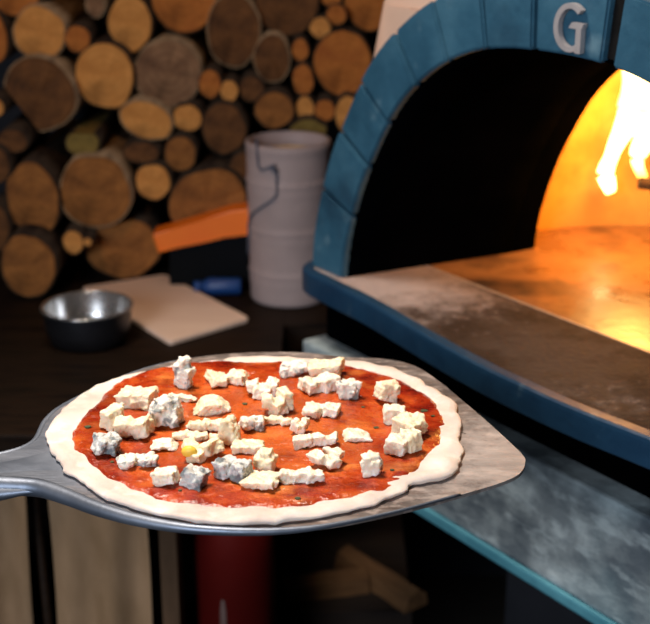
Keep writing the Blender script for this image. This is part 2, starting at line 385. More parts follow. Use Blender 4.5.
# chamber: round domed fire chamber, open where the mouth is
CQ, CR, CH = .25, .375, .42
b = bmesh.new(); nseg, nlev = 64, 14; rr = []
for j in range(nlev+1):
    e = (PI/2)*j/nlev
    rad = CR*math.cos(e)**.7 if j < nlev else .004; z = 1.0 + CH*math.sin(e)
    rr.append([b.verts.new((.345+rad*math.cos(2*PI*k/nseg), CQ+rad*math.sin(2*PI*k/nseg), z)) for k in range(nseg)])
for j in range(nlev):
    for k in range(nseg):
        c = [rr[j][k], rr[j][(k+1) % nseg], rr[j+1][(k+1) % nseg], rr[j+1][k]]
        if all(v.co.y > QM+.02 for v in c): b.faces.new(c)
for v in [v for v in b.verts if not v.link_faces]: b.verts.remove(v)
opart('fire_chamber', b, M['firebrick'], smooth=True)
# hearth: shelf slab in front, oven floor behind the joint
shelf = [(-.072, .115), (-.078, .05), (-.077, .004), (-.068, -.020), (-.045, -.030), (.0, -.033), (.08, -.036), (.15, -.044), (.217, -.053), (.30, -.061), (.38, -.064), (.46, -.062),
         (.535, -.055), (.61, -.046), (.68, -.036), (.74, -.030), (.765, -.018), (.77, .004), (.77, .05), (.765, .115)]
sh = [(p.x, p.y) for p in catmull([(s, q, 0) for s, q in shelf[1:-1]], 4)]
ins = []
for i, (s, q) in enumerate(sh):
    a = sh[max(i-1, 0)]; c = sh[min(i+1, len(sh)-1)]; t = Vector((c[0]-a[0], c[1]-a[1])).normalized()
    ins.append((s - t.y*.011, q + t.x*.011))
b = bmesh.new(); ngon_prism(b, [(ins[0][0], .1065)] + ins + [(ins[-1][0], .1065)], .9715, 1.0); opart('shelf_slab', b, M['slab'])
b = bmesh.new()
tmp_pts = [(-.06, .1095), (.75, .1095), (.75, .30)] + [(.345+.385*math.cos(a), CQ+.385*math.sin(a)) for a in [PI*k/24 for k in range(25)]] + [(-.06, .30)]
ngon_prism(b, tmp_pts, .955, .9995); opart('oven_floor', b, M['hearth'])
b = bmesh.new()     # lip round the shelf edge
prof = [(-.011, 1.0), (-.009, 1.0022), (.0025, 1.0022), (.0045, 1.000), (.0048, .996), (.0042, .972), (.003, .9705), (-.011, .9705)]
L_ = []
for (r_, z_) in prof:
    ring = []
    for i, (s, q) in enumerate(sh):
        a = sh[max(i-1, 0)]; c = sh[min(i+1, len(sh)-1)]; t = Vector((c[0]-a[0], c[1]-a[1])).normalized()
        wob = .0012*noise.noise(Vector((s*22, q*22, z_*9)))
        ring.append(b.verts.new((s + t.y*(r_+wob), q - t.x*(r_+wob), z_+wob)))
    L_.append(ring)
for k in range(len(prof)):
    k2 = (k+1) % len(prof)
    for i in range(len(sh)-1): b.faces.new((L_[k][i], L_[k][i+1], L_[k2][i+1], L_[k2][i]))
b.faces.new([r_[0] for r_ in L_]); b.faces.new([r_[-1] for r_ in L_][::-1])
opart('shelf_edge', b, M['lip'])
b = bmesh.new(); box(b, -.05, .74, .0, .60, .905, .9712); opart('under_shelf_plinth', b, M['sootshade'])  # black colour holds the shade under the shelf overhang
b = bmesh.new(); box(b, -.06, .75, .1067, .1093, .9713, 1.0004); opart('floor_joint_strip', b, M['joint'])
b = bmesh.new(); box(b, -.060, .785, -.032, .82, .775, .905); bevel(b, .004); opart('stand_slab', b, M['apron'])
b = bmesh.new(); box(b, -.064, .789, -.036, .82, .761, .775); bevel(b, .003); opart('stand_edge_strip', b, M['teal'])
b = bmesh.new(); box(b, .10, .75, .20, .80, 0, .761); opart('stand_wall', b, M['wall'])
# rendered outer shell
b = bmesh.new(); lv = []
plan = [(.0, .04), (-.028, .056), (-.055, .095), (-.085, .20), (-.09, .34), (-.06, .50), (.03, .64), (.16, .74), (.345, .78), (.53, .74), (.66, .64), (.74, .50), (.78, .34), (.775, .20), (.745, .095), (.718, .056), (.69, .04), (.50, .038), (.345, .038), (.19, .038)]
plan = [(p.x, p.y) for p in catmull([(s, q, 0) for s, q in plan], 4, True)]
for z, k in ((.955, 1.0), (1.20, 1.0), (1.26, .985), (1.33, .958), (1.39, .92), (1.46, .88), (1.54, .72), (1.60, .45), (1.62, .15)):
    lv.append([b.verts.new((.345+(s-.345)*k, .40+(q-.40)*min(1, k+.02), z)) for s, q in plan])
for j in range(len(lv)-1):
    n = len(plan)
    for i in range(n):
        c = [lv[j][i], lv[j][(i+1) % n], lv[j+1][(i+1) % n], lv[j+1][i]]
        cs = sum(v.co.x for v in c)/4; cq = sum(v.co.y for v in c)/4
        if cq < .0425 and j < 3: continue
        b.faces.new(c)
b.faces.new(lv[-1])
ia = [at_arc(tot*k/160, offs(inner, .045)) for k in range(161)]
def to_box(p):
    dx, dz = p[0]-.345, max(p[1]-.97, .001)
    k = min(.336/max(abs(dx), 1e-4), .36/dz); k = max(k, 1.0)
    return (.345+dx*k, p[1] if k == 1.0 else .97+dz*k)
fr = [(b.verts.new((p[0], .0425, p[1])), b.verts.new((to_box(p)[0], .0425, to_box(p)[1]))) for p in ia]
for i in range(len(fr)-1): b.faces.new((fr[i][0], fr[i+1][0], fr[i+1][1], fr[i][1]))
sh_o = opart('outer_shell', b, M['cream'], smooth=True)
# letter G on the arch
def Gmesh():
    b = bmesh.new(); pts = []
    for k in range(21):
        a = R(42 + (318-42)*k/20) if False else R(48 + (300-48)*k/20)
        pts.append((.0125*math.cos(a), .0165*math.sin(a)))
    wd = .0021
    L0 = []; 
    for i, p in enumerate(pts):
        a = pts[max(i-1, 0)]; c = pts[min(i+1, len(pts)-1)]; t = Vector((c[0]-a[0], c[1]-a[1])).normalized()
        L0.append(((p[0]-t.y*wd, p[1]+t.x*wd), (p[0]+t.y*wd, p[1]-t.x*wd)))
    def solid(poly):
        f = [b.verts.new((x, 0, y)) for x, y in poly]; g = [b.verts.new((x, .006, y)) for x, y in poly]
        b.faces.new(f); b.faces.new(g[::-1])
        for i in range(len(poly)): b.faces.new((f[i], g[i], g[(i+1) % len(poly)], f[(i+1) % len(poly)]))
    solid([q[0] for q in L0] + [q[1] for q in L0[::-1]])
    solid([(.0060, -.0185), (.0108, -.0185), (.0108, .0), (.0060, .0)])
    solid([(-.0008, -.0002), (.0110, -.0002), (.0125, .0042), (.0020, .0042)])
    return b
g = Gmesh()
gs, gz = .370, 1.3455
for v in g.verts: v.co = Vector((gs + v.co.x*1.42, -.0195 + v.co.y, gz + v.co.z*1.22))
lt = opart('letter_g', g, M['letter']); tag(lt, 'pale metal letter G fixed to the blue arch', None)

# ------------------------------------------------------------------ fire
fs, fq = .115, .395
fire_p = O(fs+.05, fq, 1.0)
fire = thing('fire', 'bright yellow-white flames burning inside the oven at the right', 'fire', tuple(fire_p))
def tongue(path, rads, seg=12, seed=0):
    b = bmesh.new(); P = catmull([O(*p) - fire_p for p in path], 5)
    n = len(P); m_ = len(rads); rs = []
    for i in range(n):
        t = i/(n-1)*(m_-1); k = min(int(t), m_-2); rs.append((rads[k]*(1-(t-k)) + rads[k+1]*(t-k)))
    tube(b, P, rs, seg)
    for v in b.verts:
        d = noise.noise(v.co*30 + Vector((seed, 0, 0))); v.co += Vector((d*.006, d*.004, 0))
    return b
def opx(px, py, q):
    """point of the chamber seen where the photo shows it, on the plane q"""
    d = ray(px, py); o_ = EYE - OB; t = (q - o_.dot(OQ))/d.dot(OQ); p = EYE + d*t - OB
    return (p.dot(OD), q, p.z)
Q = .40
obj('flame', tongue([opx(612, 192, Q), opx(606, 172, Q), opx(618, 140, Q), opx(632, 112, Q), opx(630, 80, Q), opx(622, 40, Q)], [.006, .012, .009, .014, .018, .010, .002], seed=1), M['flame'], fire, True)
obj('flame', tongue([opx(645, 178, Q), opx(638, 160, Q), opx(645, 135, Q), opx(650, 105, Q), opx(640, 70, Q), opx(640, 30, Q)], [.004, .008, .013, .018, .022, .012, .002], seed=2), M['flame'], fire, True)
obj('flame', tongue([opx(612, 125, Q+.03), opx(604, 108, Q+.03), opx(608, 88, Q+.03), opx(622, 65, Q+.03)], [.002, .011, .015, .012, .002], seed=3), M['flame2'], fire, True)
obj('flame', tongue([opx(690, 190, Q), opx(680, 150, Q), opx(695, 110, Q), opx(680, 60, Q)], [.01, .03, .035, .02, .002], seed=4), M['flame'], fire, True)
obj('flame', tongue([opx(668, 150, Q+.05), opx(650, 110, Q+.05), opx(640, 80, Q+.05), opx(635, 45, Q+.05)], [.01, .03, .03, .02, .002], seed=5), M['flame2'], fire, True)
for i, (px, py, z_, q_) in enumerate([(650, 150, .10, Q-.02)]):
    l = bpy.data.lights.new('fire_glow', 'POINT'); l.energy = 4.5; l.color = (1, .38, .06); l.shadow_soft_size = .05
    lo = bpy.data.objects.new('fire_glow', l); C.objects.link(lo); lo.location = O(*opx(655, 140, Q-.05))
def firelog(name, label, p0, p1, r, m, seed):
    b = bmesh.new(); P = [p0 + (p1-p0)*k/8 for k in range(9)]
    tube(b, [p-p0 for p in P], r, 12)
    for v in b.verts: v.co += noise.noise_vector(v.co*25 + Vector((seed, 0, 0)))*.006
    return tag(obj(name, b, m, smooth=True, loc=p0), label, 'log', 'logs burning in the oven')
e0 = Vector(O(*opx(641, 181, Q-.03)))
firelog('burning_log', 'charred log end poking out below the flames', e0, e0 + Vector((.20, .02, -.055)), .0085, M['char'], 1)
firelog('burning_log', 'thick charred log under the flames, mostly past the right edge', Vector(O(*opx(672, 222, Q-.02))), Vector(O(*opx(672, 222, Q-.02))) + Vector((.20, -.05, .005)), .025, M['char'], 2)

# ------------------------------------------------------------------ counter and what is under it
ct = thing('counter', 'dark wooden work counter carrying the bowl, the board and the firewood stack', 'counter', (-.35, 1.9, 0))
def cpart(name, bm, m, **k):
    for v in bm.verts: v.co -= ct.location
    return obj(name, bm, m, ct, **k)
b = bmesh.new()
ngon_prism(b, [(-1.2, 1.40), (-.20, 1.40), (-.06, 1.52), (-.06, 1.6), (-.06, 2.42), (-1.2, 2.42)], .81, .85); bevel(b, .003)
cpart('worktop', b, M['counter'])
b = bmesh.new(); box(b, -.06, .16, 1.78, 2.42, .81, .8497); cpart('worktop_end', b, M['counter'])
b = bmesh.new(); box(b, -1.2, .13, 1.68, 2.42, .40, .43); box(b, -1.2, -.03, 1.445, 1.6799, .40, .43); cpart('lower_shelf', b, M['shelfwood'])
for x in (-.206, -1.18):
    b = bmesh.new(); box(b, x, x+.022, 1.425, 1.475, 0, .81); bevel(b, .002); cpart('leg', b, M['legwood'])
for x in (-.1, -1.18):
    b = bmesh.new(); box(b, x, x+.03, 2.36, 2.40, 0, .81); cpart('leg', b, M['counter'])
# linen curtain panels hanging from the counter
def curtain(x0, x1, label, seed, amp=.011):
    b = bmesh.new(); nx, nz = 60, 24; g_ = []
    for j in range(nz+1):
        z = .805 - .72*j/nz; row = []
        for i in range(nx+1):
            x = x0 + (x1-x0)*i/nx
            y = 1.418 + .6*amp*math.sin((x-x0)*61+seed*3+z*2) + amp*math.sin((x-x0)*115 + seed + 1.2*math.sin(z*4)) * (.4+.6*j/nz) + .010*noise.noise(Vector((x*14, z*3, seed)))
            row.append(b.verts.new((x + .004*math.sin(z*9+seed), y, z)))
        g_.append(row)
    for j in range(nz):
        for i in range(nx): b.faces.new((g_[j][i], g_[j][i+1], g_[j+1][i+1], g_[j+1][i]))
    o = obj('counter_curtain', b, M['cloth'], smooth=True)
    md = o.modifiers.new('thickness', 'SOLIDIFY'); md.thickness = .0015
    return tag(o, label, 'curtain', 'linen curtains under the counter')
curtain(-.62, -.363, 'beige linen curtain under the counter at the far left edge', 0)
curtain(-.342, -.221, 'beige linen curtain under the counter, wider panel beside the dark wooden leg', 2, .009)
b = bmesh.new(); tube(b, [(-.358, 1.43, .80), (-.350, 1.43, .46), (-.345, 1.43, .14)], .006, 8)
tag(obj('wooden_pole', b, M['counter'], smooth=True), 'thin dark wooden pole leaning between the two beige curtains', 'pole')
# red canister
ex = thing('fire_extinguisher', 'dark red metal cylinder standing in shadow under the pizza', 'extinguisher', (-.118, 1.50, .43))
b = bmesh.new(); lathe(b, [(.0, 0), (.048, 0), (.052, .006), (.053, .22), (.050, .255), (.038, .28), (.018, .295), (.015, .31), (0, .31)]); obj('tank', b, M['red'], ex, True)
b = bmesh.new(); tube(b, [(0, 0, .31), (0, 0, .335)], .013, 12); obj('valve', b, M['blackpl'], ex, True)
b = bmesh.new(); box(b, -.012, .055, -.008, .008, .338, .345); box(b, -.012, .05, -.006, .006, .352, .358); box(b, -.012, .0, -.006, .006, .334, .358); obj('handle', b, M['blackpl'], ex)
b = bmesh.new()
for sgn in (0,):
    vs = []
    for j, z in enumerate((.10, .125, .15, .165)):
        ww = (.05, .08, .07, .04)[j]
        vs.append([b.verts.new((.0536*math.cos(-PI/2-.25+a*ww), .0536*math.sin(-PI/2-.25+a*ww), z)) for a in (-1, -.5, 0, .5, 1)])
    for j in range(3):
        for i in range(4): b.faces.new((vs[j][i], vs[j][i+1], vs[j+1][i+1], vs[j+1][i]))
obj('worn_sticker', b, M['whitepaint'], ex)
# split firewood on the lower shelf
def split_log(label, loc, rot, L, wdt, h, seed):
    b = bmesh.new(); rr_ = random.Random(seed)
    n = 9
    secs = []
    for k in range(n):
        x = -L/2 + L*k/(n-1)
        sec = [(-wdt/2, 0), (wdt/2, 0), (wdt*.42, h*.6), (wdt*.1, h), (-wdt*.35, h*.75)]
        secs.append([b.verts.new((x, y + rr_.uniform(-.0015, .0015), z + (0 if z == 0 else rr_.uniform(-.0015, .0015)))) for y, z in sec])
    for k in range(n-1):
        for i in range(5): b.faces.new((secs[k][i], secs[k][(i+1) % 5], secs[k+1][(i+1) % 5], secs[k+1][i]))
    b.faces.new(secs[0][::-1]); b.faces.new(secs[-1])
    o = obj('split_log', b, M['firewood'], loc=loc); o.rotation_euler = (0, 0, rot)
    return tag(o, label, 'firewood', 'split firewood under the oven')
split_log('split firewood piece in the dark below the pizza, the right and longer one', (.085, 1.755, .4305), R(-52), .17, .045, .032, 1)
split_log('split firewood piece in the dark below the pizza, the left one lying crosswise', (.0, 1.74, .4305), R(12), .13, .05, .03, 2)

# ------------------------------------------------------------------ firewood stack (logs lie along y, ends towards the room)
def log(px, py, rx, ry, m, label, Y=None, bark='bark', rot=0, flat=None, seed=None):
    if Y is None: Y = 1.90 + (270-py)/170*.11 + px/350*.05 + rnd.uniform(-.006, .006)
    p = unY(px, py, Y); sc_ = (p-EYE).length*.995/FPX
    a_, c_ = rx*sc_, ry*sc_
    p.z = max(p.z, .8525 + c_*1.04)
    sd = seed if seed is not None else rnd.uniform(0, 90)
    L = min(.34, 2.44-Y); n = 36
    def outline(k, grow=0, y=0):
        th = 2*PI*k/n; rr_ = 1 + .10*noise.noise(Vector((math.cos(th)*1.3+sd, math.sin(th)*1.3, y*2))) + .025*noise.noise(Vector((math.cos(th)*5+sd, math.sin(th)*5, y*6)))
        x, z = (a_*rr_+grow)*math.cos(th), (c_*rr_+grow)*math.sin(th)
        if flat is not None:          # split face: cut by a line
            fa, fd = flat; nx_, nz_ = math.cos(R(fa)), math.sin(R(fa)); d = x*nx_ + z*nz_; lim = fd*max(a_, c_)
            if d > lim: x -= (d-lim)*nx_; z -= (d-lim)*nz_
        cr_, sr_ = math.cos(R(rot)), math.sin(R(rot))
        return (x*cr_-z*sr_, z*cr_+x*sr_)
    b = bmesh.new(); rings = []
    for (y, f) in ((0, .0), (0, .35), (0, .7), (0, .97), (.002, 1.0), (L, 1.0), (L, .0)):
        if f == 0: rings.append([b.verts.new((0, y, 0))]); continue
        rings.append([b.verts.new((q[0]*f, y + (.0025*noise.noise(Vector((q[0]*60, q[1]*60, sd))) if f < .99 and y < .01 else 0), q[1]*f)) for q in (outline(k) for k in range(n))])
    for i in range(len(rings)-1):
        A, B = rings[i], rings[i+1]
        for k in range(n):
            k2 = (k+1) % n
            if len(A) == 1: b.faces.new((A[0], B[k], B[k2]))
            elif len(B) == 1: b.faces.new((A[k], B[0], A[k2]))
            else: b.faces.new((A[k], B[k], B[k2], A[k2]))
    o = obj('log', b, M[m], smooth=False, loc=p)
    tag(o, label, 'log', 'sawn logs in the firewood stack')
    b = bmesh.new(); g = .0022; R2 = []
    for (y, gr) in ((.0025, .0002), (.0015+.002*0, g), (.08, g), (.2, g), (L-.002, g), (L-.002, .0002)):
        R2.append([b.verts.new((q[0], y, q[1])) for q in (outline(k, gr, y) for k in range(n))])
    for i in range(len(R2)-1):
        for k in range(n): b.faces.new((R2[i][k], R2[i][(k+1) % n], R2[i+1][(k+1) % n], R2[i+1][k]))
    obj('bark', b, M[bark], o, True)
    o.rotation_euler = (R(rnd.uniform(0, .6)), 0, R(rnd.uniform(-.6, .8)))
    return o
LOGS = [
 (14,-9,27,25,'w_mid','log at the top left corner, only its lower rim in view',{}),
 (39,36,27,27,'w_light','light orange log upper left, with pale bark showing at its left',dict(bark='barkpale')),
 (77,39,12,13,'w_mid','small log between the light upper-left log and the dark split one near the top'),
 (-6,38,12,24,'w_mid','orange log cut by the left edge, level with the light upper-left log'),
 (38,92,36,38,'w_dark','big dark brown split log near the left edge, its right rim lighter',dict(bark='barkpale',flat=(215,.62))),
 (-6,108,9,9,'w_light','small log sliver at the left edge beside the big dark split log'),
 (130,24,21,27,'w_light','upright oval light log near the top, left of the large top orange log'),
 (105,76,29,32,'w_light','large round light orange log, the evenly bright one below the oval log'),
 (168,75,33,34,'w_grey','large grey-brown log with a pale bark ring on its upper left',dict(bark='barkpale')),
 (188,0,36,39,'w_mid','large orange log cut by the top edge, above the grey-brown ringed log'),
 (229,28,29,40,'w_dark','tall dark log with a lighter lower rim, right of the large orange top log',dict(bark='barkpale')),
 (209,84,11,14,'w_mid','small orange upright log right of the grey-brown ringed log'),
 (230,91,9,11,'w_light','small bright log, the middle one of a row of three small logs'),
 (251,90,13,12,'w_dark','small dark reddish log, right end of the row of three small logs'),
 (147,119,27,18,'w_light','lying oval light log with pale bark along its left, below the ringed log',dict(bark='barkpale',rot=-18)),
 (187,118,14,13,'w_light','small round log just right of the lying oval light log'),
 (224,129,21,25,'w_dark','medium dark brown log left of the rim of the pale crock'),
 (180,154,15,17,'w_brown','small brown log above and right of the round light one'),
 (141,153,17,10,'w_dark','small dark lying log above the round light one'),
 (153,182,17,18,'w_light','small round light log right of the large brown log'),
 (95,191,38,39,'w_brown','large rough brown log at left centre, mossy bit above it',dict(bark='barkpale',rot=20)),
 (84,148,17,14,'w_olive','mossy yellow-green split wood piece on top of the large brown log',dict(flat=(90,.6))),
 (33,200,26,36,'w_brown','tall reddish-brown log at left, above the lowest left log',dict(rot=8)),
 (28,268,27,32,'w_brown','lowest left round log, standing just above the steel bowl',dict(Y=1.89)),
 (75,243,11,13,'w_light','small oval log between the lowest left log and the large brown one'),
 (94,246,5,5,'w_light','tiny twig end beside the small oval log at lower left'),
 (122,257,42,36,'w_brown','wide brown log right behind the pale board',dict(Y=1.985,flat=(100,.72))),
 (208,202,42,34,'w_brown','wide brown split log behind the orange bar, left of the crock',dict(rot=25,flat=(90,.8))),
 (288,4,31,31,'w_dark','large dark log at the top, above the pale crock'),
 (271,58,18,23,'w_dark','dark olive-brown upright log below the large dark top log',dict(bark='barkpale')),
 (300,50,8,11,'w_mid','small orange log left of the big round one by the oven'),
 (321,30,11,11,'w_light','small bright log at upper left of the big round one by the oven'),
 (337,14,10,10,'w_mid','small log near the top between the bright small one and the top right one'),
 (303,80,10,15,'w_mid','small upright oval log, lower left of the big round one by the oven'),
 (342,62,30,34,'w_mid','big round orange-brown log beside the blue arch'),
 (372,0,29,29,'w_mid','large orange log at the top touching the cream oven side'),
 (274,110,20,18,'w_brown','reddish-brown log just above the rim of the crock'),
 (305,108,9,11,'w_light','small ochre log above the right half of the crock rim'),
 (326,111,11,11,'w_mid','small orange log above the right end of the crock rim'),
 (348,115,14,20,'w_light','ochre log half hidden by the left side of the blue arch'),
 (308,132,18,12,'w_olive','yellowish log peeking over the rim of the crock',dict(Y=2.02)),
 (331,-3,11,9,'w_mid','reddish log end cut by the top edge near the cream oven side'),
 (-4,166,12,18,'w_dark','dark log cut by the left edge, beside the tall reddish-brown log'),
 (-3,228,11,22,'w_dark','dark log cut by the left edge, above the lowest left log'),
 (95,4,8,12,'w_grey','pale grey splintered log end at the top, left of the oval light log',dict(bark='barkpale')),
 (240,170,13,14,'w_dark','very dark small log beside the left side of the crock'),
 (12,142,14,11,'w_dark','dark grey log in the gap under the big dark split log'),
]
LOGS = [list(L) for L in LOGS if L[2] > 0]
def sup(rx, ry, dx, dy): return 1/math.sqrt((dx/rx)**2 + (dy/ry)**2)
for it in range(12):          # settle the stack: logs touch but do not run into each other
    for i in range(len(LOGS)):
        for j in range(i):
            A, B = LOGS[i], LOGS[j]; dx, dy = A[0]-B[0], A[1]-B[1]; d = math.hypot(dx, dy)
            if d < .1: continue
            ov = sup(A[2], A[3], dx/d, dy/d) + sup(B[2], B[3], dx/d, dy/d) + .8 - d
            if ov > 0:
                wa = B[2]/(A[2]+B[2])
                A[0] += dx/d*ov*.5*wa; A[1] += dy/d*ov*.5*wa; B[0] -= dx/d*ov*.5*(1-wa); B[1] -= dy/d*ov*.5*(1-wa)
                k = 1 - ov*.25/(A[2]+B[2])
                for q in (A, B): q[2] *= k; q[3] *= k
for L in LOGS: log(*L[:6], **(L[6] if len(L) > 6 else {}))
# ------------------------------------------------------------------ things on the counter
CZ = .8505
b = bmesh.new()
cr = [un(165, 278, CZ), un(250, 322, CZ), un(170, 346, CZ), un(82, 291, CZ)]
cen = sum(cr, Vector())/4; cor = []
for i in range(4):
    p = cr[i]; a = (cr[i-1]-p).normalized(); c = (cr[(i+1) % 4]-p).normalized()
    for t in (0, .5, 1):
        cor.append(p + (a*(1-t) + c*t)*.006 if t != .5 else p + (a+c)*.0022)
ngon_prism(b, [(p.x-cen.x, p.y-cen.y) for p in cor], 0, .007); bevel(b, .001, 1)
tag(obj('cutting_board', b, M['board'], loc=(cen.x, cen.y, CZ)), 'pale rectangular board lying on the dark counter in front of the logs', 'board')
bw = thing('metal_bowl', 'small stainless steel bowl on the dark counter at left', 'bowl', (un(87, 306, .902).x, un(87, 306, .902).y, CZ))
b = bmesh.new()
po = [(.0, 0), (.046, 0), (.053, .004), (.059, .022), (.0615, .0515)]
pi = [(.0602, .0515), (.0575, .023), (.050, .006), (.044, .003), (0, .003)]
lathe(b, po, 56, cap=False); obj('bowl_body', b, M['steelout'], bw, True)
b = bmesh.new(); lathe(b, pi, 56, cap=False); obj('bowl_inside', b, M['steel'], bw, True)
b = bmesh.new(); lathe(b, [(.0596, .0512), (.0606, .0532), (.0632, .0534), (.0645, .052), (.0632, .0510)], 56, closed=True); obj('rim', b, M['steel'], bw, True)
# crock
cx, cy = -.0545, 1.908
ck = thing('clay_crock', 'tall pale cylindrical clay crock with three raised bands, left of the oven', 'crock', (cx, cy, CZ))
b = bmesh.new()
def rad(z): return .0600 + .0035*z/.247
prof = [(0, 0), (.0575, 0)]
for k in range(0, 61):
    z = .003 + .240*k/60; r_ = rad(z)
    for zb in (.048, .115, .188):
        r_ += .0022*math.exp(-((z-zb)/.0032)**2)
        r_ += .0010*math.exp(-((z-zb+.012)/.008)**2)
    if z > .235: r_ += .001
    prof.append((r_, z))
prof += [(rad(.247)-.001, .246), (rad(.247)-.004, .247), (rad(.247)-.0065, .245)]
lathe(b, prof + [(rad(.24)-.0075, .225)], 64)
b.faces.ensure_lookup_table(); top = [f for f in b.faces if len(f.verts) == 64 and f.calc_center_median().z > .2]
bmesh.ops.delete(b, geom=top, context='FACES_ONLY')
obj('vessel', b, M['crock'], ck, True)
b = bmesh.new(); lathe(b, [(rad(.24)-.0075, .2252), (.052, .02), (0, .02)], 48, cap=False); obj('lining', b, M['crockin'], ck, True, recalc=True)
b = bmesh.new(); pth = []
for (px, py) in [(256, 141), (257, 152), (258, 165), (261, 171), (268, 168), (275, 166), (277, 172), (277, 185), (277, 193), (272, 200), (262, 208), (252, 218), (248, 228), (247.5, 245), (247.3, 262)]:
    z = unY(px, py, 1.848).z - CZ; xx = unY(px, py, 1.855).x - cx; r_ = rad(z) + .0028
    xx = max(-r_*.985, min(r_, xx)); pth.append((xx, -math.sqrt(max(r_*r_-xx*xx, 0)), z))
tube(b, catmull(pth, 4), .0019, 6); obj('cord', b, M['cord'], ck, True)
b = bmesh.new(); q0 = Vector(pth[5])
tube(b, [q0 + Vector((-.008, -.001, -.002)), q0 + Vector((0, -.0025, .002)), q0 + Vector((.003, -.0025, -.004)), q0 + Vector((-.004, -.003, -.006))], .0035, 6); obj('knot', b, M['cord'], ck, True)
# orange-edged black case and a blue bottle behind the crock
tb = thing('tool_case', 'black case with a sloping orange bar along its top, left of the crock', 'case', (-.19, 1.955, CZ))
b = bmesh.new()
pts = [(-.245, .852), (-.243, .915), (-.20, .928), (-.155, .945), (-.112, .945), (-.112, .852)]
f0 = [b.verts.new((x+.19, -.012, z-CZ)) for x, z in pts]; f1 = [b.verts.new((x+.19, .018, z-CZ)) for x, z in pts]
b.faces.new(f0); b.faces.new(f1[::-1])
for i in range(6): b.faces.new((f0[i], f1[i], f1[(i+1) % 6], f0[(i+1) % 6]))
bevel(b, .002); obj('case_body', b, M['blackpl'], tb)
b = bmesh.new(); y_ = 1.94
top = [unY(153, 233, y_), unY(175, 227, y_), (unY(205, 218, y_)), unY(232, 209, y_), unY(262, 206, y_)]
bot = [unY(159, 252, y_), unY(180, 246, y_), (unY(205, 241, y_)), unY(226, 234, y_), unY(262, 234, y_)]
A = [(p.x+.19, p.z-CZ) for p in top] + [(p.x+.19, p.z-CZ) for p in bot[::-1]]
f0 = [b.verts.new((x, -.024, z)) for x, z in A]; f1 = [b.verts.new((x, .022, z)) for x, z in A]
b.faces.new(f0); b.faces.new(f1[::-1])
for i in range(len(A)): b.faces.new((f0[i], f1[i], f1[(i+1) % len(A)], f0[(i+1) % len(A)]))
bevel(b, .003); obj('orange_bar', b, M['orange'], tb)
bt = thing('blue_bottle', 'small dark blue bottle lying on the counter beside the crock, under the orange bar', 'bottle', (-.165, 1.915, CZ+.014))
b = bmesh.new()
lathe(b, [(0, -.035), (.012, -.035), (.0135, -.032), (.0135, .012), (.011, .020), (.006, .026), (.006, .030), (0, .030)], 24)
for v in b.verts: v.co = Vector((-v.co.z, v.co.y, v.co.x))
obj('bottle_body', b, M['bluepl'], bt, True)
b = bmesh.new(); lathe(b, [(0, .026), (.0085, .026), (.0085, .038), (0, .038)], 20)
for v in b.verts: v.co = Vector((-v.co.z, v.co.y, v.co.x))
obj('cap', b, M['bluepl'], bt, True)

# ------------------------------------------------------------------ the peel
PZ = 1.07
peel = thing('pizza_peel', 'round-backed metal pizza peel held level, flour dust on its right corner', 'pizza peel', (-.04, .94, PZ))
def ppart(name, bm, m, smooth=False):
    for v in bm.verts: v.co -= peel.location
    return obj(name, bm, m, peel, smooth)
outl = [un(*p, PZ) for p in [(525, 463), (521, 453), (490, 424), (462, 400), (440, 382), (415, 366), (385, 359), (345, 357)]]
outl += [Vector((-.03, 1.105, PZ)), Vector((-.10, 1.098, PZ)), Vector((-.16, 1.065, PZ))]
outl += [un(*p, PZ) for p in [(72, 400), (47, 418), (33, 441), (0, 453), (-45, 458), (-45, 476), (0, 478), (36, 481), (66, 491), (100, 505), (145, 518), (200, 527), (270, 530), (330, 525), (400, 511), (460, 495), (500, 483), (519, 474)]]
oc = catmull(outl, 5, True)
b = bmesh.new()
n = len(oc); V0 = [b.verts.new((p.x, p.y, PZ)) for p in oc]; V1 = [b.verts.new((p.x, p.y, PZ-.0028)) for p in oc]
b.faces.new(V0); b.faces.new(V1[::-1])
for i in range(n): b.faces.new((V0[i], V1[i], V1[(i+1) % n], V0[(i+1) % n]))
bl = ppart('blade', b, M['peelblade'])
# rolled rim along the left half, thinning out towards the right corner
rim = [un(*p, PZ) for p in [(345, 357)]] + [Vector((-.03, 1.105, PZ)), Vector((-.10, 1.098, PZ)), Vector((-.16, 1.065, PZ))] + [un(*p, PZ) for p in [(72, 400), (47, 418), (33, 441), (0, 453), (-45, 458)]]
P = catmull(rim, 5); b = bmesh.new(); tube(b, [p - Vector((0, 0, .0022)) for p in P], [.0012 + .0018*min(1, i/len(P)*2) for i in range(len(P))], 10); ppart('back_rim', b, M['peel'], True)
rim = [un(*p, PZ) for p in [(-50, 478), (-10, 478), (36, 481), (66, 491), (100, 505), (145, 518), (200, 527), (270, 530), (330, 525), (400, 511), (460, 495)]]
P = catmull(rim, 6); b = bmesh.new(); N_ = len(P)
rs = [max(.0011, .0085*(1-i/N_)**1.0) for i in range(N_)]
tube(b, [p + Vector((0, 0, .0015-r_)) for p, r_ in zip(P, rs)], rs, 14); ppart('front_rim', b, M['peel'], True)
b = bmesh.new(); st = [(-.95, .79, .017, .015), (-.60, .822, .017, .015), (-.36, .850, .020, .015), (-.29, .861, .024, .013), (-.255, .866, .027, .0115), (-.235, .871, .031, .0095), (-.212, .880, .040, .006), (-.19, .890, .055, .0035), (-.165, .898, .07, .0018)]
dirn = Vector((.995, .095, 0)).normalized(); side = Vector((-dirn.y, dirn.x, 0)); rg = []
P = catmull([(a_, c_, 0) for a_, c_, *_ in st], 4); W = catmull([(w_, h_, 0) for *_, w_, h_ in st], 4)
